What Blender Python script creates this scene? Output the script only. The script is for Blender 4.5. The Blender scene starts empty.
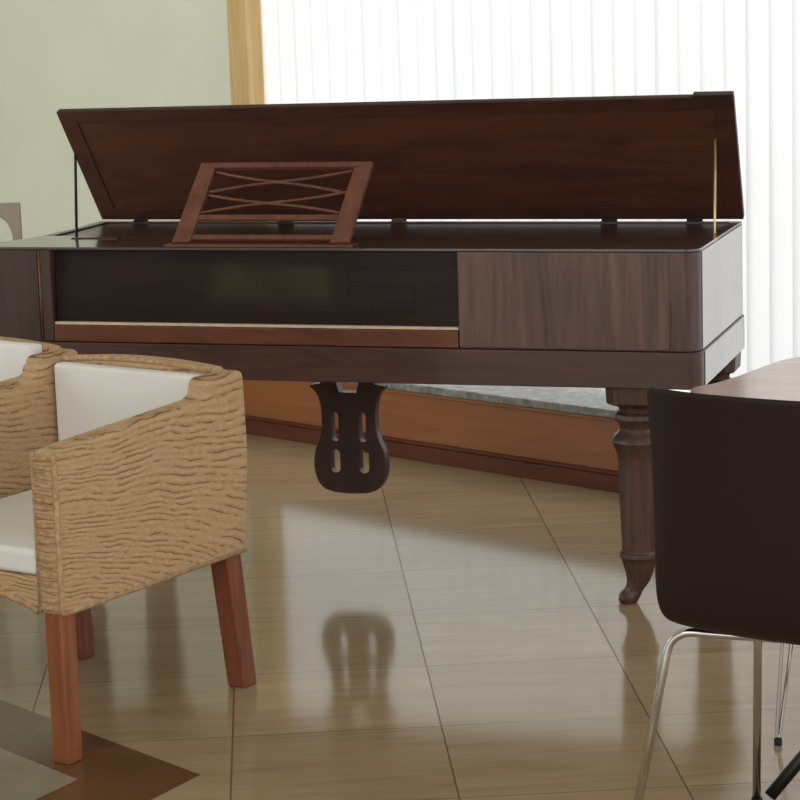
import bpy, bmesh, math, random
from mathutils import Vector, Matrix
random.seed(4)
scene = bpy.context.scene
COL = scene.collection

# ------------------------------------------------------------------ helpers
def link(name, me, mat, parent=None, bevel=0, smooth=False, seg=2):
    o = bpy.data.objects.new(name, me); COL.objects.link(o)
    if mat: me.materials.append(mat)
    if parent: o.parent = parent
    if bevel:
        m = o.modifiers.new('bevel', 'BEVEL'); m.width = bevel; m.segments = seg
        m.limit_method = 'ANGLE'; m.angle_limit = math.radians(35); m.harden_normals = True
        smooth = True
    if smooth:
        for p in me.polygons: p.use_smooth = True
    return o

def bm_obj(name, bm, mat, parent=None, bevel=0, smooth=False, seg=2):
    me = bpy.data.meshes.new(name)
    bmesh.ops.recalc_face_normals(bm, faces=bm.faces[:])
    bm.to_mesh(me); bm.free()
    return link(name, me, mat, parent, bevel, smooth, seg)

def box(bm, x0, x1, y0, y1, z0, z1, M=None):
    vs = [Vector((x, y, z)) for z in (z0, z1) for y in (y0, y1) for x in (x0, x1)]
    if M: vs = [M @ v for v in vs]
    v = [bm.verts.new(p) for p in vs]
    for f in ((0,2,3,1),(4,5,7,6),(0,1,5,4),(2,6,7,3),(0,4,6,2),(1,3,7,5)): bm.faces.new([v[i] for i in f])

def prism(bm, pts, z0, z1, M=None):
    """extrude a 2-D outline (x, y) between z0 and z1"""
    M = M or Matrix()
    a = [bm.verts.new(M @ Vector((x, y, z0))) for x, y in pts]
    b = [bm.verts.new(M @ Vector((x, y, z1))) for x, y in pts]
    n = len(pts)
    bm.faces.new(a[::-1]); bm.faces.new(b)
    for i in range(n): bm.faces.new((a[i], a[(i+1) % n], b[(i+1) % n], b[i]))

def rrect(x0, x1, y0, y1, radii, n=7):
    """outline with corner radii in the order (x0y0, x1y0, x1y1, x0y1)"""
    out = []
    cs = [((x0, y0), (1, 1), 180), ((x1, y0), (-1, 1), 270), ((x1, y1), (-1, -1), 0), ((x0, y1), (1, -1), 90)]
    for (c, s, a0), r in zip(cs, radii):
        if r <= 0: out.append(c); continue
        cx, cy = c[0]+s[0]*r, c[1]+s[1]*r
        for k in range(n+1):
            a = math.radians(a0+90*k/n); out.append((cx+r*math.cos(a), cy+r*math.sin(a)))
    return out

def tube(bm, pts, r, n=12, cap=True):
    pts = [Vector(p) for p in pts]
    rs = r if isinstance(r, (list, tuple)) else [r]*len(pts)
    up = None; rings = []
    for i, p in enumerate(pts):
        t = (pts[min(i+1, len(pts)-1)]-pts[max(i-1, 0)]).normalized()
        if up is None:
            up = Vector((0, 0, 1)) if abs(t.z) < .9 else Vector((1, 0, 0))
        a = (up-t*up.dot(t)).normalized(); up = a
        b = t.cross(a)
        rings.append([bm.verts.new(p+rs[i]*(a*math.cos(2*math.pi*k/n)+b*math.sin(2*math.pi*k/n))) for k in range(n)])
    for r0, r1 in zip(rings, rings[1:]):
        for k in range(n): bm.faces.new((r0[k], r0[(k+1) % n], r1[(k+1) % n], r1[k]))
    if cap: bm.faces.new(rings[0][::-1]); bm.faces.new(rings[-1])

def round_path(pts, r, n=6):
    """round the inner corners of a polyline"""
    P = [Vector(p) for p in pts]; out = [P[0]]
    for a, b, c in zip(P, P[1:], P[2:]):
        d1 = (a-b); d2 = (c-b); rr = min(r, d1.length*.48, d2.length*.48)
        s = b+d1.normalized()*rr; e = b+d2.normalized()*rr
        for k in range(n+1):
            t = k/n; out.append(s*(1-t)**2+b*2*t*(1-t)+e*t*t)
    out.append(P[-1]); return out

def loft(bm, sections, cap=True):
    rings = [[bm.verts.new(p) for p in s] for s in sections]
    n = len(rings[0])
    for r0, r1 in zip(rings, rings[1:]):
        for k in range(n): bm.faces.new((r0[k], r0[(k+1) % n], r1[(k+1) % n], r1[k]))
    if cap: bm.faces.new(rings[0][::-1]); bm.faces.new(rings[-1])

def thing(name, label, cat, loc=(0, 0, 0), rz=0, group=None):
    o = bpy.data.objects.new(name, None); COL.objects.link(o)
    o.empty_display_size = .1
    o.location = loc; o.rotation_euler = (0, 0, rz); o['label'] = label; o['category'] = cat
    if group: o['group'] = group
    return o

def struct(o, kind='structure', label=None, cat=None):
    o['kind'] = kind
    if label: o['label'] = label
    if cat: o['category'] = cat
    return o

# ------------------------------------------------------------------ materials
def lin(c):
    return tuple((x/255/12.92 if x/255 <= .04045 else ((x/255+.055)/1.055)**2.4) for x in c)+(1,)

def new_mat(name):
    m = bpy.data.materials.new(name); m.use_nodes = True
    nt = m.node_tree; b = nt.nodes['Principled BSDF']
    return m, nt, b

def N(nt, t, **kw):
    n = nt.nodes.new(t)
    for k, v in kw.items():
        if k in n.inputs: n.inputs[k].default_value = v
        else: setattr(n, k, v)
    return n

def ramp(nt, fac, stops):
    r = nt.nodes.new('ShaderNodeValToRGB'); e = r.color_ramp.elements
    while len(e) < len(stops): e.new(.5)
    for x, (p, c) in zip(e, stops): x.position = p; x.color = c
    nt.links.new(fac, r.inputs[0]); return r.outputs[0]

def coords(nt, scale=(1, 1, 1), rot=(0, 0, 0), kind='Object'):
    tc = nt.nodes.new('ShaderNodeTexCoord'); mp = nt.nodes.new('ShaderNodeMapping')
    mp.inputs['Scale'].default_value = scale; mp.inputs['Rotation'].default_value = rot
    nt.links.new(tc.outputs[kind], mp.inputs[0]); return mp.outputs[0]

def plain(name, c, rough=.5, metal=0, spec=.5, coat=0, vary=.06, scale=30):
    m, nt, b = new_mat(name)
    n = N(nt, 'ShaderNodeTexNoise', Scale=scale, Detail=4.0)
    nt.links.new(coords(nt), n.inputs['Vector'])
    c1 = lin(tuple(x*(1-vary) for x in c)); c2 = lin(tuple(min(255, x*(1+vary)) for x in c))
    nt.links.new(ramp(nt, n.outputs[0], [(.3, c1), (.7, c2)]), b.inputs['Base Color'])
    b.inputs['Roughness'].default_value = rough; b.inputs['Metallic'].default_value = metal
    b.inputs['Specular IOR Level'].default_value = spec; b.inputs['Coat Weight'].default_value = coat
    return m

def wood(name, dark, light, scale, rough=.35, coat=.5, coat_rough=.08, spec=.5, distort=1.5, coat_ior=1.5):
    m, nt, b = new_mat(name)
    v = coords(nt, scale)
    n1 = N(nt, 'ShaderNodeTexNoise', Scale=1.0, Detail=6.0, Roughness=.62, Distortion=distort)
    n2 = N(nt, 'ShaderNodeTexNoise', Scale=7.0, Detail=3.0)
    nt.links.new(v, n1.inputs['Vector']); nt.links.new(v, n2.inputs['Vector'])
    mx = N(nt, 'ShaderNodeMath', operation='MULTIPLY_ADD'); mx.inputs[1].default_value = .25
    nt.links.new(n2.outputs[0], mx.inputs[0]); nt.links.new(n1.outputs[0], mx.inputs[2])
    mid = tuple((a+c)/2 for a, c in zip(dark, light))
    nt.links.new(ramp(nt, mx.outputs[0], [(.42, lin(dark)), (.6, lin(mid)), (.82, lin(light))]), b.inputs['Base Color'])
    b.inputs['Roughness'].default_value = rough; b.inputs['Coat Weight'].default_value = coat
    b.inputs['Coat Roughness'].default_value = coat_rough; b.inputs['Specular IOR Level'].default_value = spec
    b.inputs['Coat IOR'].default_value = coat_ior
    return m

M_case = wood('case_wood', (52, 34, 33), (98, 68, 62), (14, 14, 1.6), rough=.45, coat=.4, coat_ior=1.5, coat_rough=.1)
M_gloss = wood('polished_end_wood', (60, 44, 40), (84, 64, 58), (5, 5, 1.2), rough=.35, coat=1.0, coat_ior=2.1, coat_rough=.09)
M_flap = wood('flap_wood', (40, 28, 27), (62, 46, 44), (3, 18, 18), rough=.35, coat=1.0, coat_ior=1.8, coat_rough=.1)
M_cheekdark = wood('dark_cheek_veneer', (44, 28, 24), (70, 46, 38), (11, 11, 1.3), rough=.5, coat=.15, coat_rough=.2)
M_cheek = wood('walnut_veneer', (60, 43, 45), (116, 86, 74), (13, 13, 1.1), rough=.45, coat=.25, coat_rough=.15)
M_band = wood('band_wood', (58, 36, 33), (86, 58, 52), (3, 14, 30), rough=.45, coat=.3)
M_red = wood('keyslip_wood', (80, 42, 27), (116, 66, 42), (3, 20, 30), rough=.45, coat=.2)
M_deck = wood('deck_wood', (38, 25, 24), (66, 46, 44), (3, 18, 18), rough=.34, coat=.35, coat_rough=.2)
M_lid = wood('lid_wood', (58, 31, 23), (82, 46, 33), (2.5, 16, 16), rough=.6, coat=.08, spec=.25, coat_rough=.3)
M_lidframe = wood('lid_frame_wood', (50, 26, 21), (76, 42, 30), (3, 16, 16), rough=.6, coat=.08, spec=.25, coat_rough=.3)
M_edge = wood('lid_edge_wood', (44, 36, 33), (66, 54, 48), (3, 16, 16), rough=.5, coat=.1)
M_desk = wood('music_desk_wood', (86, 48, 34), (120, 72, 52), (12, 12, 4), rough=.5, coat=.1)
M_lyre = wood('lyre_wood', (44, 24, 24), (66, 38, 35), (12, 12, 3), rough=.5, coat=.2)
M_leg = wood('piano_leg_wood', (50, 32, 28), (94, 66, 56), (22, 22, 2), rough=.5, coat=.15, coat_rough=.15)
M_teak = wood('teak_leg', (120, 68, 40), (158, 94, 58), (26, 26, 2.2), rough=.4, coat=.3, coat_rough=.2)
M_teakred = wood('teak_leg_red', (106, 56, 42), (142, 82, 62), (26, 26, 2.2), rough=.4, coat=.3, coat_rough=.2)
M_plinth = wood('plinth_wood', (138, 82, 42), (164, 102, 56), (1.2, 8, 14), rough=.45, coat=.2, coat_rough=.2)
M_skirt = wood('skirting_wood', (84, 42, 28), (108, 58, 40), (1.2, 8, 14), rough=.5, coat=.05, coat_rough=.2, spec=.3)
M_frame = wood('window_frame_wood', (198, 164, 108), (222, 190, 134), (20, 20, 1.5), rough=.5, coat=.1)
M_tabletop = wood('table_wood', (158, 114, 98), (192, 150, 130), (3, 14, 14), rough=.35, coat=.8, coat_ior=1.7, coat_rough=.2)
M_strip = plain('pale_strip', (214, 196, 172), .35)
M_brass = plain('brass', (226, 200, 150), .35, .6)
M_blackmetal = plain('black_metal', (20, 19, 20), .35, .3)
M_chrome = plain('chrome', (205, 205, 208), .14, 1.0, vary=.02)
M_steel = plain('hinge_metal', (120, 108, 95), .3, .9)
M_shell = plain('brown_shell', (40, 29, 28), .5, spec=.22, vary=.03)
M_rubber = plain('rubber_foot', (35, 33, 32), .7)
M_wall = plain('cream_paint', (226, 232, 217), .85, vary=.015, scale=3)
M_ceil = plain('ceiling_paint', (220, 218, 208), .9, vary=.01)
M_greypanel = plain('grey_panel', (148, 138, 126), .6, vary=.04)
M_brownstone = plain('brown_inlay_stone', (106, 76, 50), .14, spec=.4, vary=.05, scale=9)
M_greystone = plain('grey_inlay_stone', (146, 140, 122), .14, spec=.4, vary=.05, scale=9)

# white canvas upholstery
M_canvas, nt, b = new_mat('white_canvas')
b.inputs['Base Color'].default_value = lin((236, 238, 240)); b.inputs['Roughness'].default_value = .9
n = N(nt, 'ShaderNodeTexNoise', Scale=260.0, Detail=2.0); nt.links.new(coords(nt), n.inputs['Vector'])
bp = N(nt, 'ShaderNodeBump', Strength=.15, Distance=.002); nt.links.new(n.outputs[0], bp.inputs['Height'])
nt.links.new(bp.outputs[0], b.inputs['Normal'])

# fallboard: dark glossy wood with a greenish reflection painted into its colour
M_fall, nt, b = new_mat('fallboard_wood')
v = coords(nt, (3, 18, 22))
n = N(nt, 'ShaderNodeTexNoise', Scale=1.0, Detail=6.0, Distortion=1.0); nt.links.new(v, n.inputs['Vector'])
basec = ramp(nt, n.outputs[0], [(.3, lin((30, 21, 21))), (.75, lin((46, 33, 33)))])
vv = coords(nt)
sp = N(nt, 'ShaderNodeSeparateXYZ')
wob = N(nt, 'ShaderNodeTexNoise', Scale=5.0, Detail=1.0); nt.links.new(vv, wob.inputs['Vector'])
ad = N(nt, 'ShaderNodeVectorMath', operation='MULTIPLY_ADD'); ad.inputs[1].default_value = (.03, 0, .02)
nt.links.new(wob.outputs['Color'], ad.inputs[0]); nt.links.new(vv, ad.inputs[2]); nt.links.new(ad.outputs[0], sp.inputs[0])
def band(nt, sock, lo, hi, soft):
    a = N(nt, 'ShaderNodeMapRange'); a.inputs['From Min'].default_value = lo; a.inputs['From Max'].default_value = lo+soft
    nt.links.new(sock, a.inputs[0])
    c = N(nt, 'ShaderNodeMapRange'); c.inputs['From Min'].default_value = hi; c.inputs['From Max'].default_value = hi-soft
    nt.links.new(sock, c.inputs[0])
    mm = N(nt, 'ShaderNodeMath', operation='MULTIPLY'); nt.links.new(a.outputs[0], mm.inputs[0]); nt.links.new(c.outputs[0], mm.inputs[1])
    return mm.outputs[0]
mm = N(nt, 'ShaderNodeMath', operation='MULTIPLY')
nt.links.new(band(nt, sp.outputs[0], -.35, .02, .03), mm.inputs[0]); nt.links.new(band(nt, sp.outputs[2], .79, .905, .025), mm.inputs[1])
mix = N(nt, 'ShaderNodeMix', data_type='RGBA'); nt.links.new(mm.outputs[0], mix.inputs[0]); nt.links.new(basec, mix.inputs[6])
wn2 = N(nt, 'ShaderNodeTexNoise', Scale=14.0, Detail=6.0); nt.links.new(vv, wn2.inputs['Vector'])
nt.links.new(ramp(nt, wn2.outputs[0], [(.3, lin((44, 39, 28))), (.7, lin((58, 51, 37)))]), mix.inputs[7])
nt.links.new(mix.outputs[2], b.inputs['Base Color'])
b.inputs['Roughness'].default_value = .45; b.inputs['Coat Weight'].default_value = .08; b.inputs['Coat Roughness'].default_value = .12
b.inputs['Specular IOR Level'].default_value = .15

# wicker: wavy woven rows with dark gaps
def wicker(name, axis_rows='z', tint=1.0):
    m, nt, b = new_mat(name)
    tc = nt.nodes.new('ShaderNodeTexCoord')
    mp0 = N(nt, 'ShaderNodeMapping'); mp0.inputs['Scale'].default_value = (5, 5, 12); nt.links.new(tc.outputs['Object'], mp0.inputs[0])
    warp = N(nt, 'ShaderNodeTexNoise', Scale=1.0, Detail=3.0); nt.links.new(mp0.outputs[0], warp.inputs['Vector'])
    wa = N(nt, 'ShaderNodeVectorMath', operation='MULTIPLY_ADD'); wa.inputs[1].default_value = (.02, .02, .055)
    nt.links.new(warp.outputs['Color'], wa.inputs[0]); nt.links.new(tc.outputs['Object'], wa.inputs[2])
    sx = N(nt, 'ShaderNodeSeparateXYZ'); nt.links.new(wa.outputs[0], sx.inputs[0])
    # rows dip towards the back low down on the panel
    a1 = N(nt, 'ShaderNodeMath', operation='SUBTRACT'); a1.inputs[0].default_value = .72; nt.links.new(sx.outputs[2], a1.inputs[1])
    a2 = N(nt, 'ShaderNodeMath', operation='MULTIPLY'); nt.links.new(a1.outputs[0], a2.inputs[0]); nt.links.new(sx.outputs[1], a2.inputs[1])
    a3 = N(nt, 'ShaderNodeMath', operation='MULTIPLY_ADD'); a3.inputs[1].default_value = .9
    nt.links.new(a2.outputs[0], a3.inputs[0]); nt.links.new(sx.outputs[2], a3.inputs[2])
    row = N(nt, 'ShaderNodeMath', operation='MULTIPLY'); row.inputs[1].default_value = 1/.0135
    nt.links.new(a3.outputs[0], row.inputs[0])
    fr = N(nt, 'ShaderNodeMath', operation='FRACT'); nt.links.new(row.outputs[0], fr.inputs[0])
    # profile of a strand 4 t (1-t)
    inv = N(nt, 'ShaderNodeMath', operation='SUBTRACT'); inv.inputs[0].default_value = 1; nt.links.new(fr.outputs[0], inv.inputs[1])
    pr = N(nt, 'ShaderNodeMath', operation='MULTIPLY'); nt.links.new(fr.outputs[0], pr.inputs[0]); nt.links.new(inv.outputs[0], pr.inputs[1])
    p4 = N(nt, 'ShaderNodeMath', operation='MULTIPLY', use_clamp=True); p4.inputs[1].default_value = 4; nt.links.new(pr.outputs[0], p4.inputs[0])
    # broken gaps: dashes along the row
    mp1 = N(nt, 'ShaderNodeMapping'); mp1.inputs['Scale'].default_value = (16, 16, 60); nt.links.new(tc.outputs['Object'], mp1.inputs[0])
    dash = N(nt, 'ShaderNodeTexNoise', Scale=1.0, Detail=2.0); nt.links.new(mp1.outputs[0], dash.inputs['Vector'])
    dr = N(nt, 'ShaderNodeMapRange'); dr.inputs['From Min'].default_value = .42; dr.inputs['From Max'].default_value = .56
    dr.inputs['To Min'].default_value = .75; dr.inputs['To Max'].default_value = 0; nt.links.new(dash.outputs[0], dr.inputs[0])
    hmax = N(nt, 'ShaderNodeMath', operation='MAXIMUM'); nt.links.new(p4.outputs[0], hmax.inputs[0]); nt.links.new(dr.outputs[0], hmax.inputs[1])
    # fine twist of the strands
    mp2 = N(nt, 'ShaderNodeMapping'); mp2.inputs['Scale'].default_value = (90, 90, 160); nt.links.new(tc.outputs['Object'], mp2.inputs[0])
    fine = N(nt, 'ShaderNodeTexNoise', Scale=1.0, Detail=3.0); nt.links.new(mp2.outputs[0], fine.inputs['Vector'])
    t = lambda c: lin(tuple(x*tint for x in c))
    colr = ramp(nt, hmax.outputs[0], [(0.0, t((98, 70, 48))), (.14, t((146, 114, 84))), (.34, t((188, 156, 120))), (1, t((202, 172, 136)))])
    mx = N(nt, 'ShaderNodeMix', data_type='RGBA', blend_type='MULTIPLY'); mx.inputs[0].default_value = .55
    nt.links.new(colr, mx.inputs[6])
    nt.links.new(ramp(nt, fine.outputs[0], [(.3, (.72, .70, .66, 1)), (.65, (1.0, 1.0, 1.0, 1))]), mx.inputs[7])
    nt.links.new(mx.outputs[2], b.inputs['Base Color'])
    ha = N(nt, 'ShaderNodeMath', operation='MULTIPLY_ADD'); ha.inputs[1].default_value = .35
    nt.links.new(fine.outputs[0], ha.inputs[0]); nt.links.new(hmax.outputs[0], ha.inputs[2])
    bp = N(nt, 'ShaderNodeBump', Strength=.45, Distance=.0035); nt.links.new(ha.outputs[0], bp.inputs['Height'])
    nt.links.new(bp.outputs[0], b.inputs['Normal'])
    b.inputs['Roughness'].default_value = .75; b.inputs['Specular IOR Level'].default_value = .2
    return m
M_wicker = wicker('woven_wicker')
M_rim = plain('wicker_rim', (178, 146, 110), .75, vary=.14, scale=90)

# granite ledge
M_granite, nt, b = new_mat('grey_granite')
v = coords(nt)
n = N(nt, 'ShaderNodeTexNoise', Scale=28.0, Detail=6.0, Roughness=.7); nt.links.new(v, n.inputs['Vector'])
nt.links.new(ramp(nt, n.outputs[0], [(.3, lin((96, 98, 98))), (.5, lin((138, 140, 140))), (.72, lin((184, 186, 186)))]), b.inputs['Base Color'])
b.inputs['Roughness'].default_value = .35

# polished travertine tiles
TILE = .456; PHI = -.0552
M_floor, nt, b = new_mat('travertine_tiles')
tc = nt.nodes.new('ShaderNodeTexCoord')
mp = N(nt, 'ShaderNodeMapping'); mp.inputs['Rotation'].default_value = (0, 0, PHI)
nt.links.new(tc.outputs['Object'], mp.inputs[0])
off = N(nt, 'ShaderNodeVectorMath', operation='ADD'); off.inputs[1].default_value = (-.3337+20*TILE, -5.736+40*TILE, 0)
nt.links.new(mp.outputs[0], off.inputs[0])
dv = N(nt, 'ShaderNodeVectorMath', operation='SCALE'); dv.inputs['Scale'].default_value = 1/TILE
nt.links.new(off.outputs[0], dv.inputs[0])
fr = N(nt, 'ShaderNodeVectorMath', operation='FRACTION'); nt.links.new(dv.outputs[0], fr.inputs[0])
fl = N(nt, 'ShaderNodeVectorMath', operation='FLOOR'); nt.links.new(dv.outputs[0], fl.inputs[0])
s = N(nt, 'ShaderNodeSeparateXYZ'); nt.links.new(fr.outputs[0], s.inputs[0])
def edge(sock):
    a = N(nt, 'ShaderNodeMath', operation='SUBTRACT'); a.inputs[1].default_value = .5; nt.links.new(sock, a.inputs[0])
    c = N(nt, 'ShaderNodeMath', operation='ABSOLUTE'); nt.links.new(a.outputs[0], c.inputs[0]); return c.outputs[0]
def thr(sock, lo, hi, amt):
    a = N(nt, 'ShaderNodeMapRange'); a.inputs['From Min'].default_value = lo; a.inputs['From Max'].default_value = hi
    a.inputs['To Max'].default_value = amt; nt.links.new(sock, a.inputs[0]); return a.outputs[0]
ex = thr(edge(s.outputs[0]), .4945, .4975, 1.0); ey = thr(edge(s.outputs[1]), .4945, .4975, .7)
joint = N(nt, 'ShaderNodeMath', operation='MAXIMUM'); nt.links.new(ex, joint.inputs[0]); nt.links.new(ey, joint.inputs[1])
wn = N(nt, 'ShaderNodeTexWhiteNoise', noise_dimensions='3D'); nt.links.new(fl.outputs[0], wn.inputs['Vector'])
jit = N(nt, 'ShaderNodeVectorMath', operation='MULTIPLY_ADD'); jit.inputs[1].default_value = (9, 9, 9)
nt.links.new(wn.outputs['Color'], jit.inputs[0]); nt.links.new(off.outputs[0], jit.inputs[2])
mv = N(nt, 'ShaderNodeMapping'); mv.inputs['Scale'].default_value = (2.2, 20, 1); nt.links.new(jit.outputs[0], mv.inputs[0])
vein = N(nt, 'ShaderNodeTexNoise', Scale=1.0, Detail=7.0, Roughness=.6, Distortion=.8); nt.links.new(mv.outputs[0], vein.inputs['Vector'])
fc = ramp(nt, vein.outputs[0], [(.25, lin((160, 140, 108))), (.5, lin((174, 155, 124))), (.78, lin((184, 166, 136)))])
tint = N(nt, 'ShaderNodeMix', data_type='RGBA', blend_type='MULTIPLY'); tint.inputs[0].default_value = .16
nt.links.new(fc, tint.inputs[6]); nt.links.new(wn.outputs['Value'], tint.inputs[7])
jm = N(nt, 'ShaderNodeMix', data_type='RGBA'); jm.inputs[7].default_value = lin((84, 68, 50))
jf = N(nt, 'ShaderNodeMath', operation='MULTIPLY'); jf.inputs[1].default_value = .8
nt.links.new(joint.outputs[0], jf.inputs[0]); nt.links.new(jf.outputs[0], jm.inputs[0])
nt.links.new(tint.outputs[2], jm.inputs[6]); nt.links.new(jm.outputs[2], b.inputs['Base Color'])
rn = N(nt, 'ShaderNodeMapRange'); rn.inputs['To Min'].default_value = .07; rn.inputs['To Max'].default_value = .16
nt.links.new(vein.outputs[0], rn.inputs[0]); nt.links.new(rn.outputs[0], b.inputs['Roughness'])
sj = N(nt, 'ShaderNodeMapRange'); sj.inputs['To Min'].default_value = .45; sj.inputs['To Max'].default_value = .05
nt.links.new(joint.outputs[0], sj.inputs[0]); nt.links.new(sj.outputs[0], b.inputs['Specular IOR Level'])

# translucent blind fabric, glowing with the daylight behind it
M_blind, nt, b = new_mat('blind_fabric')
b.inputs['Base Color'].default_value = lin((238, 242, 246)); b.inputs['Roughness'].default_value = .8
out = nt.nodes['Material Output']
tr = N(nt, 'ShaderNodeBsdfTranslucent'); tr.inputs[0].default_value = (.87, .90, .93, 1)
v = coords(nt, (1, 1, 1)); n = N(nt, 'ShaderNodeTexNoise', Scale=3.0, Detail=2.0); nt.links.new(v, n.inputs['Vector'])
ms = N(nt, 'ShaderNodeMixShader'); ms.inputs[0].default_value = .6
nt.links.new(b.outputs[0], ms.inputs[1]); nt.links.new(tr.outputs[0], ms.inputs[2]); nt.links.new(ms.outputs[0], out.inputs[0])

# ------------------------------------------------------------------ camera
CAM_H = 1.6; PITCH = .1785; ROLL = -.0328; FPX = 2304.5
F = Vector((0, math.cos(PITCH), -math.sin(PITCH))); R0 = Vector((1, 0, 0)); U0 = Vector((0, math.sin(PITCH), math.cos(PITCH)))
R = R0*math.cos(ROLL)+U0*math.sin(ROLL); U = -R0*math.sin(ROLL)+U0*math.cos(ROLL)
cd = bpy.data.cameras.new('camera'); cam = bpy.data.objects.new('camera', cd); COL.objects.link(cam)
cam.matrix_world = Matrix(((R.x, U.x, -F.x, 0), (R.y, U.y, -F.y, 0), (R.z, U.z, -F.z, CAM_H), (0, 0, 0, 1)))
cd.sensor_width = 36; cd.lens = FPX/800*36; cd.clip_end = 60
scene.camera = cam

# ------------------------------------------------------------------ the room
WROT = -.762                      # the window wall runs away to the left
WA = Vector((.0949, 7.6641, 0))
room = Matrix.Translation(WA) @ Matrix.Rotation(WROT, 4, 'Z')
def wall_obj(name, bm, mat, bevel=0, kind='structure'):
    o = bm_obj(name, bm, mat, None, bevel); o.matrix_world = room
    if kind: o['kind'] = kind
    return o
bm = bmesh.new()
# floor polygon in world space, bounded by the window wall
q = [room @ Vector(p) for p in ((-5, .4, 0), (4.6, .4, 0))]
vs = [bm.verts.new(p) for p in ((q[0].x, q[0].y, 0), (-6, -2.0, 0), (q[1].x, -2.0, 0), (q[1].x, q[1].y, 0))]
bm.faces.new(vs)
r = bmesh.ops.extrude_face_region(bm, geom=bm.faces[:])
for vtx in [g for g in r['geom'] if isinstance(g, bmesh.types.BMVert)]: vtx.co.z = -.05
struct(bm_obj('floor', bm, M_floor))
CE = 2.9
bm = bmesh.new()
vs = [bm.verts.new(p) for p in ((q[0].x, q[0].y, CE), (-6, -2.0, CE), (q[1].x, -2.0, CE), (q[1].x, q[1].y, CE))]
bm.faces.new(vs)
r = bmesh.ops.extrude_face_region(bm, geom=bm.faces[:])
for vtx in [g for g in r['geom'] if isinstance(g, bmesh.types.BMVert)]: vtx.co.z = CE+.05
struct(bm_obj('ceiling', bm, M_ceil))
WL, WR = -1.165, 4.2              # window opening along the wall
bm = bmesh.new()
box(bm, -5, WL, .26, .40, 0, CE); box(bm, WR, 4.6, .26, .40, 0, CE)
box(bm, WL, WR, .26, .40, 2.62, CE); box(bm, WL, WR, .34, .40, 0, .25)
wall_obj('wall_back', bm, M_wall)
bm = bmesh.new()
box(bm, WL, WL+.1, .225, .34, .262, 2.62); box(bm, WR-.1, WR, .25, .34, .262, 2.62); box(bm, WL+.1, WR-.1, .25, .34, 2.55, 2.62)
wall_obj('window_1', bm, M_frame, .004)
# the side wall closing the room on the left
bm = bmesh.new(); a_ = room @ Vector((-4.9, .26, 0))
prism(bm, [(a_.x, a_.y), (-6.0, -2.0), (-6.14, -2.0), (a_.x-.14, a_.y+.05)], 0, CE)
struct(bm_obj('wall_left', bm, M_wall))
# timber-faced plinth under the window with a granite ledge
bm = bmesh.new(); box(bm, -5, 4.6, .012, .26, .0, .222)
wall_obj('trim_1', bm, M_plinth)
bm = bmesh.new(); box(bm, -5, 4.6, -.012, .03, 0, .052); box(bm, -5, 4.6, -.004, .03, .052, .064)
wall_obj('baseboard_back', bm, M_skirt, .003)
bm = bmesh.new(); box(bm, -5, 4.6, .0, .03, .222, .234)
wall_obj('trim_2', bm, M_plinth, .003)
bm = bmesh.new(); box(bm, -5, 4.6, -.006, .34, .235, .262)
wall_obj('trim_3', bm, M_granite, .004)

# vertical blinds
bl = thing('vertical_blind', 'floor-length white vertical blind covering the whole window behind the piano', 'blind')
bl.matrix_world = room
PIT = .0862; nsl = 58
def slat_mesh():
    bm = bmesh.new(); w = .0965
    prof = [(w*(i/8-.5), -.004*(1-(2*i/8-1)**2)) for i in range(9)]
    a = [bm.verts.new((x, y, .285)) for x, y in prof]; c = [bm.verts.new((x, y, 2.53)) for x, y in prof]
    for i in range(8): bm.faces.new((a[i], a[i+1], c[i+1], c[i]))
    me = bpy.data.meshes.new('slat'); bm.to_mesh(me); bm.free(); me.materials.append(M_blind)
    for p in me.polygons: p.use_smooth = True
    return me
sm = slat_mesh()
rnd = random.Random(7)
for i in range(nsl):
    o = bpy.data.objects.new('slat', sm); COL.objects.link(o); o.parent = bl
    o.location = (-1.10+i*PIT+rnd.uniform(-.003, .003), .305+.0, 0)
    o.rotation_euler = (0, 0, math.radians(7.5+rnd.uniform(-.8, .8)))
bm = bmesh.new(); box(bm, WL+.1, WR-.1, .275, .325, 2.53, 2.55)
bm_obj('head_rail', bm, M_ceil, bl)

# stone inlays let into the floor at the lower left
def flat_poly(name, pts, z0, z1, mat):
    bm = bmesh.new(); prism(bm, pts, z0, z1); o = bm_obj(name, bm, mat); return struct(o)
c0 = Vector((-.44, 4.567)); e1 = Vector((-.508, .564)).normalized(); e2 = Vector((-.53, -.85)).normalized()
P = lambda c, a, d: tuple(c+e1*a+e2*d)
flat_poly('trim_4', [P(c0, 0, 0), P(c0, 2.2, 0), P(c0, 2.2, 1.9), P(c0, 0, 1.9)], 0.0, .0012, M_brownstone)
c1 = Vector((-.694, 4.561))
flat_poly('trim_5', [P(c1, 0, 0), P(c1, 1.9, 0), P(c1, 1.9, 1.5), P(c1, 0, 1.5)], .0012, .0022, M_greystone)

# ------------------------------------------------------------------ square piano
TH = .3124
PC = Vector((.7493, 5.6652, 0)); PL = Vector((-math.cos(TH), math.sin(TH), 0)); PD = Vector((math.sin(TH), math.cos(TH), 0))
W, D, ZT, ZB, ZM = 1.93, .665, .931, .578, .672
pc = PC+PL*W/2+PD*D/2
piano = thing('square_piano', 'dark walnut square piano with raised lid and music desk in front of the blinds', 'piano', pc, -TH)
def X(l): return W/2-l
def Y(d): return d-D/2
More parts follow.
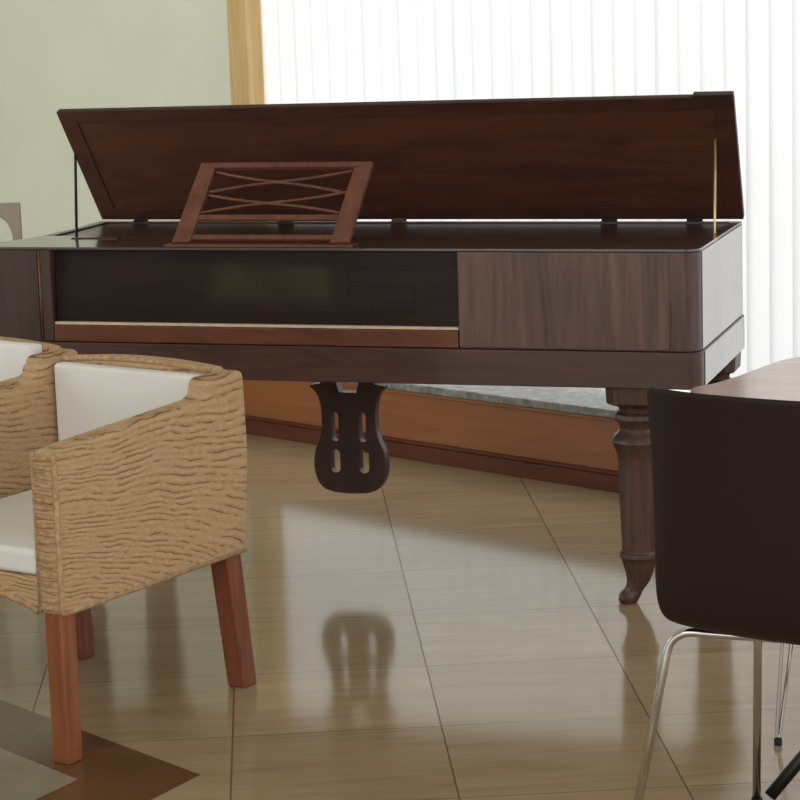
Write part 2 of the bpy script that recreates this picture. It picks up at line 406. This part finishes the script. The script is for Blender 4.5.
# upper case with the shallow keyboard opening on its front
KL, KR, KD = 1.768, .622, .035
def case_outline(g=0, y1=None):
    y1 = Y(D)+g if y1 is None else y1
    left = [(X(2.0)-g, .03), (X(1.975)-g, .11), (X(1.935)-g, .22), (X(1.915)-g, .33), (X(1.913)-g, .45), (X(1.92)-g, .56), (X(1.93)-g, D)]
    fl = [(X(2.0)-g+.03*(1-math.sin(math.pi/2*i/5)), Y(0)-g+.03*(1-math.cos(math.pi/2*i/5))) for i in range(5, -1, -1)]
    fl = [(X(2.0)-g+.03*(1-math.cos(math.pi/2*i/5)), Y(0)-g+.03*(1-math.sin(math.pi/2*i/5))) for i in range(6)]
    fr = [(X(0)+g-.04+.04*math.sin(math.pi/2*i/7), Y(0)-g+.04*(1-math.cos(math.pi/2*i/7))) for i in range(8)]
    lt = [(x, Y(d)) for x, d in left[1:] if Y(d) < y1-.01]
    xl_ = X(1.93)-g if y1 > Y(.5) else X(1.925)-g
    return fl, fr+[(X(0)+g, y1), (xl_, y1)]+lt[::-1]
fl_, rest_ = case_outline()
pts = fl_+[(X(KL), Y(0)), (X(KL), Y(KD)), (X(KR), Y(KD)), (X(KR), Y(0))]+rest_
bm = bmesh.new(); prism(bm, pts, ZM+.001, .9235)
bm_obj('upper_case', bm, M_case, piano, .0025)
a_, b_ = case_outline(.004)
bm = bmesh.new(); prism(bm, a_+b_, ZB, ZM)
bm_obj('lower_case', bm, M_band, piano, .003)
# right cheek: veneered front panel with fine stringing
bm = bmesh.new(); box(bm, X(KR)+.002, X(.075), Y(-.003), Y(.002), ZM+.006, .9225)
bm_obj('cheek_panel', bm, M_cheek, piano, .001)
bm = bmesh.new(); box(bm, X(.073), X(.070), Y(-.0035), Y(.002), ZM+.006, .80)
o = bm_obj('stringing', bm, M_desk, piano); 
bm = bmesh.new(); box(bm, X(1.968), X(KL+.04), Y(-.003), Y(.002), ZM+.006, .9225); box(bm, X(KL+.028), X(KL)-.001, Y(-.003), Y(.002), ZM+.006, .9225)
bm_obj('cheek_panel', bm, M_cheekdark, piano, .001)
bm = bmesh.new(); box(bm, X(0)-.001, X(0)+.0022, Y(.04), Y(D-.022), ZM+.003, .9225)
bm_obj('end_panel', bm, M_gloss, piano, .001)
bm = bmesh.new(); box(bm, X(0)+.003, X(0)+.0065, Y(.046), Y(D-.02), ZB+.003, ZM-.003)
bm_obj('end_moulding', bm, M_gloss, piano, .001)
bm = bmesh.new(); tube(bm, [(X(KL+.034), Y(.001), ZM+.004), (X(KL+.034), Y(.001), .922)], .004, 10)
bm_obj('corner_bead', bm, M_red, piano, smooth=True)
# closed fallboard, thin pale edge strip and keyslip
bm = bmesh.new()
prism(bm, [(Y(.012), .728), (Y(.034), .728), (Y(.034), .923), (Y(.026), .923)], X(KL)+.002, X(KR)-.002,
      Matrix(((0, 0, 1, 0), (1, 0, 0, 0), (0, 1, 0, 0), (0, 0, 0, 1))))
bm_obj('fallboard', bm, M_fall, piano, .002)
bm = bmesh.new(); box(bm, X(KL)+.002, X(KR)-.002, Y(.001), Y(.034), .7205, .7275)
bm_obj('edge_strip', bm, M_strip, piano)
bm = bmesh.new(); box(bm, X(KL)+.002, X(KR)-.002, Y(-.004), Y(.034), ZM+.002, .7195)
bm_obj('keyslip', bm, M_red, piano, .003)
bm = bmesh.new()                        # low-relief grille at the right of the fallboard
yf = lambda z: Y(.012+.014*(z-.728)/.195)
Mg = Matrix(((0, 0, 1, 0), (1, 0, 0, 0), (0, 1, 0, 0), (0, 0, 0, 1)))
for r_ in range(6):
    z = .768+.021*r_; prism(bm, [(yf(z)-.0012, z), (yf(z)+.003, z), (yf(z+.008)+.003, z+.008), (yf(z+.008)-.0012, z+.008)], X(.925), X(.745), Mg)
for r_ in range(4):
    prism(bm, [(yf(.762)-.0016, .762), (yf(.762)+.003, .762), (yf(.887)+.003, .887), (yf(.887)-.0016, .887)], X(.93)+.06*r_, X(.93)+.06*r_+.005, Mg)
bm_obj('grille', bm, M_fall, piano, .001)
# top: fixed front flap and the rim round the open rear
a_, b_ = case_outline(.001, Y(.27))
bm = bmesh.new(); prism(bm, a_+b_, .924, ZT)
bm_obj('front_flap', bm, M_flap, piano, .0012)
bm = bmesh.new()
prism(bm, [(X(1.925), Y(.271)), (X(1.89), Y(.271)), (X(1.89), Y(D)), (X(1.928), Y(D)), (X(1.913), Y(.45))], .924, ZT); box(bm, X(0)-.03, X(0), Y(.271), Y(D), .924, ZT)
box(bm, X(1.889), X(0)-.031, Y(D-.025), Y(D), .924, ZT)
bm_obj('rear_rim', bm, M_deck, piano, .002)
bm = bmesh.new(); box(bm, X(1.888), X(0)-.031, Y(.272), Y(D-.026), .924, .9265)
bm_obj('dust_cover', bm, M_deck, piano)
bm = bmesh.new(); box(bm, X(1.80), X(1.66), Y(.20), Y(.235), ZT, ZT+.003)
bm_obj('prop_plate', bm, M_steel, piano, .001)
# lid, hinged along the back and leaning forward
LA = math.atan2(.350, -.160); LEN = .376
lid = bm_l = bmesh.new()
# in the lid's frame: x along, -y away from the hinge, +z the outside face
Ml = Matrix.Translation((0, Y(D), ZT+.0058)) @ Matrix(((1, 0, 0, 0), (0, math.cos(LA), math.sin(LA), 0), (0, math.sin(LA), -math.cos(LA), 0), (0, 0, 0, 1)))
LL0, LL1, LENL = X(1.918), X(1.976), .362     # the left end flares a little
def lq(u, v):
    """point of the lid: u 0..1 from left to right, v 0..1 from hinge to free edge"""
    x0 = LL0+(LL1-LL0)*v; x1 = X(0)+.004
    return (x0+(x1-x0)*u, v*(LENL+(LEN-LENL)*u))
prism(bm_l, [lq(0, 0), lq(1, 0), lq(1, 1), lq(0, 1)], .004, .020, Ml)
lid = bm_obj('lid', bm_l, M_edge, piano, .003)
fu, fv = .027, .10
bm = bmesh.new(); prism(bm, [lq(fu, fv), lq(1-fu, fv), lq(1-fu, 1-fv), lq(fu, 1-fv)], .001, .0039, Ml)
bm_obj('lid_panel', bm, M_lid, lid)
bm = bmesh.new()
for qd in (((0, 0), (fu, 0), (fu, 1), (0, 1)), ((1-fu, 0), (1, 0), (1, 1), (1-fu, 1)), ((fu, 0), (1-fu, 0), (1-fu, fv), (fu, fv)), ((fu, 1-fv), (1-fu, 1-fv), (1-fu, 1), (fu, 1))):
    prism(bm, [lq(*p) for p in qd], -.003, .0038, Ml)
bm_obj('lid_frame', bm, M_lidframe, lid, .001)
bm = bmesh.new(); box(bm, X(.105), X(0)+.004, LEN, LEN+.008, -.003, .018, Ml)
bm_obj('lid_lip', bm, M_edge, lid, .003)
for l in (1.79, 1.33, .985, .37, .13):
    bm = bmesh.new()
    tube(bm, [(X(l)-.022, Y(D)-.006, ZT+.0045), (X(l)+.022, Y(D)-.006, ZT+.0045)], .0045, 10)
    box(bm, X(l)-.020, X(l)+.020, Y(D)-.028, Y(D)-.006, ZT, ZT+.002)
    bm_obj('hinge', bm, M_steel if l == .985 else M_blackmetal, piano)
bm = bmesh.new(); tube(bm, [(X(.020), Y(.345), ZT), (X(.052), Y(.548), 1.162)], .0032, 8)
o = bm_obj('lid_prop', bm, M_brass, piano, smooth=True); o['label'] = 'pale brass lid prop at the right'
bm = bmesh.new(); tube(bm, [(X(1.785), Y(.205), ZT+.002), (X(1.948), Y(.565), 1.135)], .0042, 8)
o = bm_obj('lid_prop', bm, M_blackmetal, piano, smooth=True); o['label'] = 'black lid prop at the left'

# music desk leaning back, an openwork frame with crossed bars
DA = Vector((0, Y(.018), ZT)); DB = Vector((0, Y(.240), 1.126)); dv_ = DB-DA; DH = dv_.length; dy = dv_.normalized(); dn = Vector((0, -dy.z, dy.y))
Md = Matrix(((1, dy.x, dn.x, 0), (0, dy.y, dn.y, DA.y), (0, dy.z, dn.z, DA.z), (0, 0, 0, 1)))
desk = bmesh.new()
xl, xr = X(1.415), X(.918)
prism(desk, [(xl, .006), (xl+.052, .006), (xl+.050, DH-.02), (xl+.004, DH)], 0, .014, Md)
md = bm_obj('music_desk', desk, M_desk, piano, .002)
bm = bmesh.new(); prism(bm, [(xr-.052, .006), (xr, .006), (xr+.002, DH), (xr-.046, DH-.02)], 0, .014, Md); bm_obj('stile', bm, M_desk, md, .002)
bm = bmesh.new(); prism(bm, [(xl+.02, DH-.018), (xr-.02, DH-.018), (xr+.001, DH), (xl+.004, DH)], .001, .015, Md); bm_obj('top_rail', bm, M_desk, md, .002)
bm = bmesh.new(); box(bm, xl+.051, xr-.051, .088, .106, .002, .012, Md); bm_obj('rail', bm, M_desk, md, .002)
bm = bmesh.new(); box(bm, xl+.051, xr-.051, .018, .034, .002, .012, Md); bm_obj('rail', bm, M_desk, md, .002)
ya, yb, yc = .115, .192, .268
yb = .190
for (p0, p1) in (((xl+.05, yc), (xr-.05, yb-.004)), ((xl+.05, yb), (xr-.05, yc)), ((xl+.05, yb-.008), (xr-.05, ya)), ((xl+.05, ya), (xr-.05, yb))):
    bm = bmesh.new(); pp = []
    for i in range(17):
        t = i/16; u = t+.0*math.sin(t*6.28)
        y = p0[1]+(p1[1]-p0[1])*(t+.05*math.sin(2*math.pi*t))
        pp.append(Md @ Vector((p0[0]+(p1[0]-p0[0])*u, y, .007)))
    tube(bm, pp, .0042, 8); bm_obj('cross_bar', bm, M_desk, md, smooth=True)
bm = bmesh.new(); box(bm, xl-.02, xr+.015, Y(.004), Y(.05), ZT, ZT+.008)
bm_obj('desk_foot', bm, M_red, piano, .002)
# front legs are turned and carved; every leg a mesh of its own
def piano_leg(bm, x, y):
    def ring(cx, cy, r, z, n=8, sq=0):
        out = []
        for k in range(n*2):
            a = math.pi*2*(k+.5)/(n*2)
            if sq:   # square section
                c, s_ = math.cos(a), math.sin(a); m_ = max(abs(c), abs(s_)); out.append(Vector((cx+r*c/m_, cy+r*s_/m_, z)))
            else:
                rr_ = r*(1+.035*(1 if k % 2 else -1)); out.append(Vector((cx+rr_*math.cos(a), cy+rr_*math.sin(a), z)))
        return out
    S = []
    for z, r_, sq in ((.577, .072, 1), (.533, .070, 1), (.528, .064, 1), (.520, .050, 0), (.508, .046, 0), (.500, .058, 0), (.488, .060, 0), (.478, .050, 0),
                      (.462, .046, 0), (.450, .052, 0), (.442, .062, 0), (.428, .067, 0), (.415, .062, 0), (.404, .056, 0), (.38, .052, 0), (.33, .052, 0), (.25, .049, 0),
                      (.17, .046, 0), (.140, .045, 0), (.134, .051, 0), (.124, .052, 0), (.118, .046, 0)):
        S.append(ring(x, y, r_, z, sq=sq))
    for z, r_, dx, dy_ in ((.10, .042, .0, -.0), (.08, .036, .0, 0), (.06, .031, -.002, -.002), (.045, .027, -.008, -.004), (.034, .025, -.014, -.006), (.024, .029, -.022, -.010), (.012, .028, -.026, -.012), (0, .022, -.028, -.012)):
        S.append(ring(x+dx, y+dy_, r_, z))
    loft(bm, S)
for l, d in ((.178, .085), (.072, .588), (1.752, .085), (1.752, .580)):
    bm = bmesh.new(); piano_leg(bm, X(l), Y(d)); bm_obj('leg', bm, M_leg, piano, .0015)

# pedal lyre
lyx, lyd, lyz = X(1.082), Y(.43), .178
bm = bmesh.new()
half = [(0.0, 0.0), (.045, .002), (.080, .014), (.100, .04), (.108, .08), (.102, .125), (.088, .160), (.081, .20), (.082, .25), (.092, .285), (.110, .305), (.112, .312), (.082, .316), (.080, .33), (.052, .33)]
def open_smooth(P, n=4):
    out = []
    for i in range(len(P)-1):
        p0, p1, p2, p3 = [Vector(P[max(0, min(len(P)-1, i+k_-1))]) for k_ in range(4)]
        for q_ in range(n):
            t = q_/n; p = .5*((2*p1)+(p2-p0)*t+(2*p0-5*p1+4*p2-p3)*t*t+(3*p1-p0-3*p2+p3)*t**3); out.append((p.x, p.y))
    return out+[P[-1]]
half = [(0.0, 0.0)]+open_smooth(half[1:11])+half[11:]
def slot(cx, z0, z1, w, n=6):
    o_ = []
    for k in range(n+1): a = math.pi+math.pi*k/n; o_.append((cx+w*math.cos(a), z0+w+w*math.sin(a)))
    for k in range(n+1): a = math.pi*k/n; o_.append((cx+w*math.cos(a), z1-w+w*math.sin(a)))
    return o_
outer = [(x, z) for x, z in half]+[(-x, z) for x, z in half[::-1][:-1]]
# notch between the two upper arms
i0 = len(half)
outer = outer[:i0]+[(.034, .325), (.026, .292), (-.026, .292), (-.034, .325)]+outer[i0:]
holes = [slot(sx*.043, .06, .128, .014) for sx in (-1, 1)]+[slot(sx*.041, .150, .235, .010) for sx in (-1, 1)]
def face_with_holes(outer, holes, y):
    b2 = bmesh.new(); es = []
    for loop in [outer]+holes:
        vs = [b2.verts.new((x, y, z)) for x, z in loop]
        es += [b2.edges.new((vs[i], vs[(i+1) % len(vs)])) for i in range(len(vs))]
    bmesh.ops.triangle_fill(b2, use_beauty=True, use_dissolve=False, edges=es)
    return b2
b2 = face_with_holes(outer, holes, 0)
r = bmesh.ops.extrude_face_region(b2, geom=b2.faces[:])
for vtx in [g for g in r['geom'] if isinstance(g, bmesh.types.BMVert)]: vtx.co.y = .035
for vtx in b2.verts: vtx.co += Vector((lyx, lyd, lyz))
lyre = bm_obj('pedal_lyre', b2, M_lyre, piano, .003)
bm = bmesh.new(); box(bm, lyx-.075, lyx+.075, lyd-.02, lyd+.055, lyz+.331, ZB)
for sx in (-1, 1): box(bm, lyx+sx*.052-.014, lyx+sx*.052+.014, lyd+.004, lyd+.03, lyz+.30, lyz+.345)
bm_obj('lyre_block', bm, M_lyre, lyre, .003)

# ------------------------------------------------------------------ wicker armchairs
def ymat(x):   # maps outline (s, z) with extrusion along local x
    return Matrix(((0, 0, 1, 0), (1, 0, 0, 0), (0, 1, 0, 0), (0, 0, 0, 1)))
def smooth_outline(pts, n=4, r=.02):
    out = []; m_ = len(pts)
    for i in range(m_):
        a, b_, c = Vector(pts[i-1]), Vector(pts[i]), Vector(pts[(i+1) % m_])
        d1, d2 = a-b_, c-b_; rr_ = min(r, d1.length*.45, d2.length*.45)
        s_, e_ = b_+d1.normalized()*rr_, b_+d2.normalized()*rr_
        for k_ in range(n+1):
            t = k_/n; p = s_*(1-t)**2+b_*2*t*(1-t)+e_*t*t; out.append((p.x, p.y))
    return out
CW = .565      # overall width; local x from CW/2 (near side) to -CW/2
def make_armchair(label, loc, rz, pad=.742):
    t = thing('wicker_armchair', label, 'armchair', loc, rz, 'white-cushioned wicker armchairs')
    xo = CW/2; xi = xo-.062
    prof = [(-.288, .325), (-.286, .675), (-.22, .682), (.212, .702), (.231, .714), (.237, .745), (.368, .748), (.374, .56), (.352, .325)]
    for sx in (1, -1):
        bm = bmesh.new(); a, c = sorted((sx*xi, sx*xo))
        prism(bm, smooth_outline(prof), a, c, ymat(0))
        arm = bm_obj('arm', bm, M_wicker, t, .012, seg=3)
        # plaited edging cord round the outer side
        bm = bmesh.new()
        pp = [(sx*(xo-.004), y, z) for y, z in ((-.297, .332), (-.312, .672))]
        tube(bm, round_path([(sx*(xo-.003), -.280, .672), (sx*(xo-.003), -.282, .331), (sx*(xo-.003), .346, .331)], .015), .0065, 8)
        tube(bm, round_path([(sx*(xi+.003), -.282, .672), (sx*(xi+.003), -.284, .335)], .015), .0055, 8)
        rnd_ = random.Random(3+sx)
        for i in range(19):      # wrapped strands across the arm front
            z = .345+i*.0175+rnd_.uniform(-.002, .002); y = -.284
            tube(bm, [(sx*(xi+.006), y, z+rnd_.uniform(-.004, .004)), (sx*(xi+.03), y-.004, z), (sx*(xo-.006), y, z+rnd_.uniform(-.004, .004))], .0062, 6)
        bm_obj('edging', bm, M_rim, arm, smooth=True)
    # backrest between the arms
    bm = bmesh.new(); n = 12
    fr_, bk = [], []
    top = []
    for i in range(n+1):
        x = -xi+2*xi*i/n; top.append((x, .750+.012*(1-(x/xi)**2)))
    pts_ = [(-xi, .40)]+top+[(xi, .40)]
    prism(bm, pts_[::-1], .315, .380, Matrix(((1, 0, 0, 0), (0, 0, 1, 0), (0, 1, 0, 0), (0, 0, 0, 1))))
    back = bm_obj('backrest', bm, M_wicker, t, .012, seg=3)
    bm = bmesh.new(); tube(bm, [(x, .318, z-.001) for x, z in top], .008, 8); bm_obj('back_rim', bm, M_rim, back, smooth=True)
    # seat frame with an arched front apron
    bm = bmesh.new()
    arch = [(-xi, .325)]+[(-xi*.92+2*xi*.92*i/14, .335+.03*math.sin(math.pi*i/14)**.8) for i in range(15)]+[(xi, .325), (xi, .405), (-xi, .405)]
    prism(bm, arch, -.286, -.250, Matrix(((1, 0, 0, 0), (0, 0, 1, 0), (0, 1, 0, 0), (0, 0, 0, 1))))
    box(bm, -xi, xi, -.250, .33, .345, .405)
    seat = bm_obj('seat_frame', bm, M_wicker, t, .006)
    bm = bmesh.new(); tube(bm, [(-xi*.98, -.286, .331)]+[(p[0], -.286, p[1]+.004) for p in arch[1:16]]+[(xi*.98, -.286, .331)], .007, 8)
    bm_obj('apron_edging', bm, M_rim, seat, smooth=True)
    bm = bmesh.new(); box(bm, -xi+.004, xi-.004, -.284, .305, .406, .462)
    bm_obj('seat_cushion', bm, M_canvas, t, .014, seg=4)
    bm = bmesh.new()
    prism(bm, [(-xi+.006, .455), (xi-.006, .455), (xi-.006, pad), (-xi+.006, pad+.003)], .272, .314, Matrix(((1, 0, 0, 0), (0, 0, 1, 0), (0, 1, 0, 0), (0, 0, 0, 1))))
    bm_obj('back_cushion', bm, M_canvas, t, .010, seg=4)
    # legs
    def leg(x0, y0, z0, x1, y1, w0, w1):
        bm = bmesh.new()
        def sec(cx, cy, w, z): return [Vector((cx+a*w, cy+b_*w, z)) for a, b_ in ((-1, -1), (1, -1), (1, 1), (-1, 1))]
        loft(bm, [sec(x1, y1, w1, 0), sec(x0, y0, w0, z0)])
        return bm
    lx = xo-.034
    for sx in (1, -1):
        bm_obj('leg', leg(sx*lx, -.255, .344, sx*lx, -.257, .0245, .0235), M_teak, t, .006, seg=3)
        bm_obj('leg', leg(sx*lx, .306, .344, sx*(lx), .352, .0275, .0255), M_teakred, t, .006, seg=3)
    return t
S_ = Vector((.557, .83, 0)).normalized(); N_ = Vector((S_.y, -S_.x, 0)); RZ = math.atan2(N_.y, N_.x)
Apt = Vector((-.731, 4.677, 0))
ctr = Apt+N_*(.033-CW/2)+S_*(.262)
chair1 = make_armchair('wicker armchair nearest the viewer, its legs and full side panel in view', ctr, RZ)
ctr2 = ctr-N_*(CW+.014)+S_*.095
chair2 = make_armchair('wicker armchair mostly hidden beyond the front one, only its white back cushion showing', ctr2, RZ, .764)

# ------------------------------------------------------------------ brown shell chairs on chrome legs
def make_shell(label, loc, rz, splay=.04):
    """local: +y the way the chair faces, origin on the floor under the seat centre"""
    t = thing('shell_chair', label, 'chair', loc, rz)
    bm = bmesh.new()
    # side profile from seat front to back top, (y, z)
    prof = [(.22, .445), (.20, .458), (.12, .458), (.02, .450), (-.07, .442), (-.13, .442), (-.172, .452), (-.196, .475), (-.208, .51), (-.216, .58), (-.226, .68), (-.238, .80), (-.250, .886), (-.252, .897)]
    wid = [.16, .185, .205, .21, .210, .210, .211, .214, .218, .221, .220, .219, .219, .218]
    nx = 16; grid = []
    for (y, z), w in zip(prof, wid):
        row = []
        for i in range(nx+1):
            u = -1+2*i/nx
            e = abs(u)**3
            backness = max(0, min(1, (z-.47)/.15))
            row.append(bm.verts.new((u*w, y+e*.028*backness+ (1-u*u)*(-.010)*backness, z+e*.012*(1-backness))))
        grid.append(row)
    for r0, r1 in zip(grid, grid[1:]):
        for i in range(nx): bm.faces.new((r0[i], r0[i+1], r1[i+1], r1[i]))
    sh = bm_obj('shell', bm, M_shell, t, smooth=True)
    so = sh.modifiers.new('solid', 'SOLIDIFY'); so.thickness = .011; so.offset = 0
    sb = sh.modifiers.new('soft', 'SUBSURF'); sb.levels = 1; sb.render_levels = 2
    legs = [(-1, -1), (1, -1), (-1, 1), (1, 1)]
    for sx, sy in legs:
        bm = bmesh.new()
        kx, fx = (.226, .287) if sy < 0 else (.166, .201)
        pth = round_path([(sx*.03, sy*.085, .428), (sx*kx, sy*.125, .428), (sx*fx, sy*.19, .004)], .045, 8)
        tube(bm, pth, .0082, 12)
        lg = bm_obj('leg', bm, M_chrome, t, smooth=True)
        bm = bmesh.new(); tube(bm, [(sx*fx, sy*.19, 0), (sx*(fx-.001), sy*.1898, .012)], .0105, 12)
        bm_obj('foot_cap', bm, M_rubber, lg)
    bm = bmesh.new(); box(bm, -.05, .05, -.11, .11, .432, .437); bm_obj('mount_plate', bm, M_blackmetal, t, .002)
    return t
fd = Vector((.55, .84, 0)).normalized(); sd = Vector((fd.y, -fd.x, 0)); rzs = math.atan2(sd.y, sd.x)
rl = Vector((.435, 3.995, 0))
sc1 = rl+sd*.235+fd*.19
make_shell('brown shell chair in the right foreground, seen from behind on bent chrome legs', sc1, rzs, .03)
# ------------------------------------------------------------------ table with wavy rosy top and black base
tb = thing('cafe_table', 'rosy wooden table with a curved edge and hairpin legs behind the brown shell chair', 'table', (1.12, 4.72, 0))
ol = [(-.50, .12), (-.44, .185), (-.385, .255), (-.30, .385), (-.24, .465), (-.15, .525), (.0, .57), (.2, .58), (.38, .50), (.5, .33), (.52, .1), (.47, -.12), (.33, -.29), (.1, -.36), (-.18, -.33), (-.38, -.2), (-.48, -.05)]
def catmull(P, n=5):
    out = []; m_ = len(P)
    for i in range(m_):
        p0, p1, p2, p3 = [Vector(P[(i+k_-1) % m_]) for k_ in range(4)]
        for j in range(n):
            t = j/n; p = .5*((2*p1)+(p2-p0)*t+(2*p0-5*p1+4*p2-p3)*t*t+(3*p1-p0-3*p2+p3)*t**3); out.append((p.x, p.y))
    return out
bm = bmesh.new(); prism(bm, catmull(ol), .712, .73); bm_obj('table_top', bm, M_tabletop, tb, .004)
for fx, fy, tx, ty in ((-.349, -.083, -.28, -.06), (-.17, .44, -.12, .37), (.24, -.30, .2, -.24), (.36, .40, .3, .34)):
    bm = bmesh.new(); F_ = Vector((fx, fy, .006)); T_ = Vector((tx, ty, .706)); w_ = Vector((.028, .012, 0))
    tube(bm, round_path([T_-w_, F_-w_*.12+Vector((0, 0, .012)), F_+w_*.12+Vector((0, 0, .012)), T_+w_], .01, 4), .0042, 8)
    box(bm, tx-.05, tx+.05, ty-.035, ty+.035, .706, .711)
    lg = bm_obj('hairpin_leg', bm, M_chrome, tb, smooth=False)
    bm = bmesh.new(); tube(bm, [(fx, fy, 0), (fx, fy, .014)], .0085, 10); bm_obj('foot_cap', bm, M_rubber, lg)

# black tripod stand at the right edge, one bent foot in view
st = thing('tripod_stand', 'black tubular stand at the right edge, one bent foot reaching in under the chair', 'stand', (1.02, 4.42, 0))
bm = bmesh.new(); tube(bm, [(0, 0, .12), (0, 0, .62)], .014, 14); bm_obj('pole', bm, M_blackmetal, st, smooth=True)
bm = bmesh.new(); tube(bm, [(0, 0, .615), (0, 0, .655)], .030, 16); bm_obj('knob', bm, M_blackmetal, st, .004)
for k_ in range(3):
    a = math.radians(201+120*k_); c, s_ = math.cos(a), math.sin(a)
    bm = bmesh.new()
    tube(bm, round_path([(c*.005, s_*.005, .15), (c*.235, s_*.235, .115), (c*.345, s_*.345, .013)], .025), .0125, 12)
    bm_obj('leg', bm, M_blackmetal, st, smooth=True)

# ------------------------------------------------------------------ grey chair behind the piano, arched openings in its back
gc = thing('grey_chair', 'pale grey chair with arched openings in its back, behind the left end of piano', 'chair', (-1.502, 7.85, 0), .0)
arch = []
def arch_hole(cx, w, z0, z1, n=12):
    h = z1-z0; o_ = [(cx-w, z0), (cx+w, z0)]
    for k_ in range(n+1): a = math.pi*k_/n; o_.append((cx+w*math.cos(a), z0+(h-.085)+.085*math.sin(a)))
    return o_
outer = [(-.20, .45), (.20, .45), (.20, .893), (-.20, .893)]
b2 = face_with_holes(outer, [arch_hole(.115, .055, .52, .848), arch_hole(-.015, .045, .52, .848), arch_hole(-.13, .045, .52, .848)], 0)
r = bmesh.ops.extrude_face_region(b2, geom=b2.faces[:])
for vtx in [g for g in r['geom'] if isinstance(g, bmesh.types.BMVert)]: vtx.co.y = -.03
for vtx in b2.verts: vtx.co.y += .2
bm_obj('backrest', b2, M_greypanel, gc, .003)
bm = bmesh.new(); box(bm, -.2, .2, -.22, .2, .41, .45); bm_obj('seat', bm, M_greypanel, gc, .006)
for sx in (-1, 1):
    for sy in (-1, 1):
        bm = bmesh.new(); box(bm, sx*.18-.02, sx*.18+.02, sy*.18-.01-.015, sy*.18-.01+.02, 0, .41); bm_obj('leg', bm, M_greypanel, gc, .004)

# ------------------------------------------------------------------ light
def area(name, loc, target, size, size_y, power, color, spread=180):
    ld_ = bpy.data.lights.new(name, 'AREA'); ld_.shape = 'RECTANGLE'; ld_.size = size; ld_.size_y = size_y
    ld_.energy = power; ld_.color = color; ld_.spread = math.radians(spread)
    o = bpy.data.objects.new(name, ld_); COL.objects.link(o); o.location = loc
    d = Vector(target)-Vector(loc); o.rotation_euler = d.to_track_quat('-Z', 'Y').to_euler(); return o
cw = room @ Vector((1.5, 1.1, 1.5)); tw = room @ Vector((1.5, .3, 1.45))
area('daylight', cw, tw, 6.4, 3.2, 25, (.97, .985, 1.0))
w = bpy.data.worlds.new('world'); scene.world = w; w.use_nodes = True
bg = w.node_tree.nodes['Background']; bg.inputs[0].default_value = (1.0, .965, .915, 1); bg.inputs[1].default_value = 1.36
area('room_light', (-1.2, 1.2, 2.7), (-.6, 5.2, .3), 3, 1.5, 50, (1, .95, .87))
area('side_fill', (-3.9, 6.3, 1.5), (-1.2, 9.0, 1.1), 2.6, 2.4, 66, (.99, .99, .99))  # added fill lamp to brighten the back wall; no opening on this side

scene.view_settings.view_transform = 'Standard'
scene.view_settings.look = 'None'
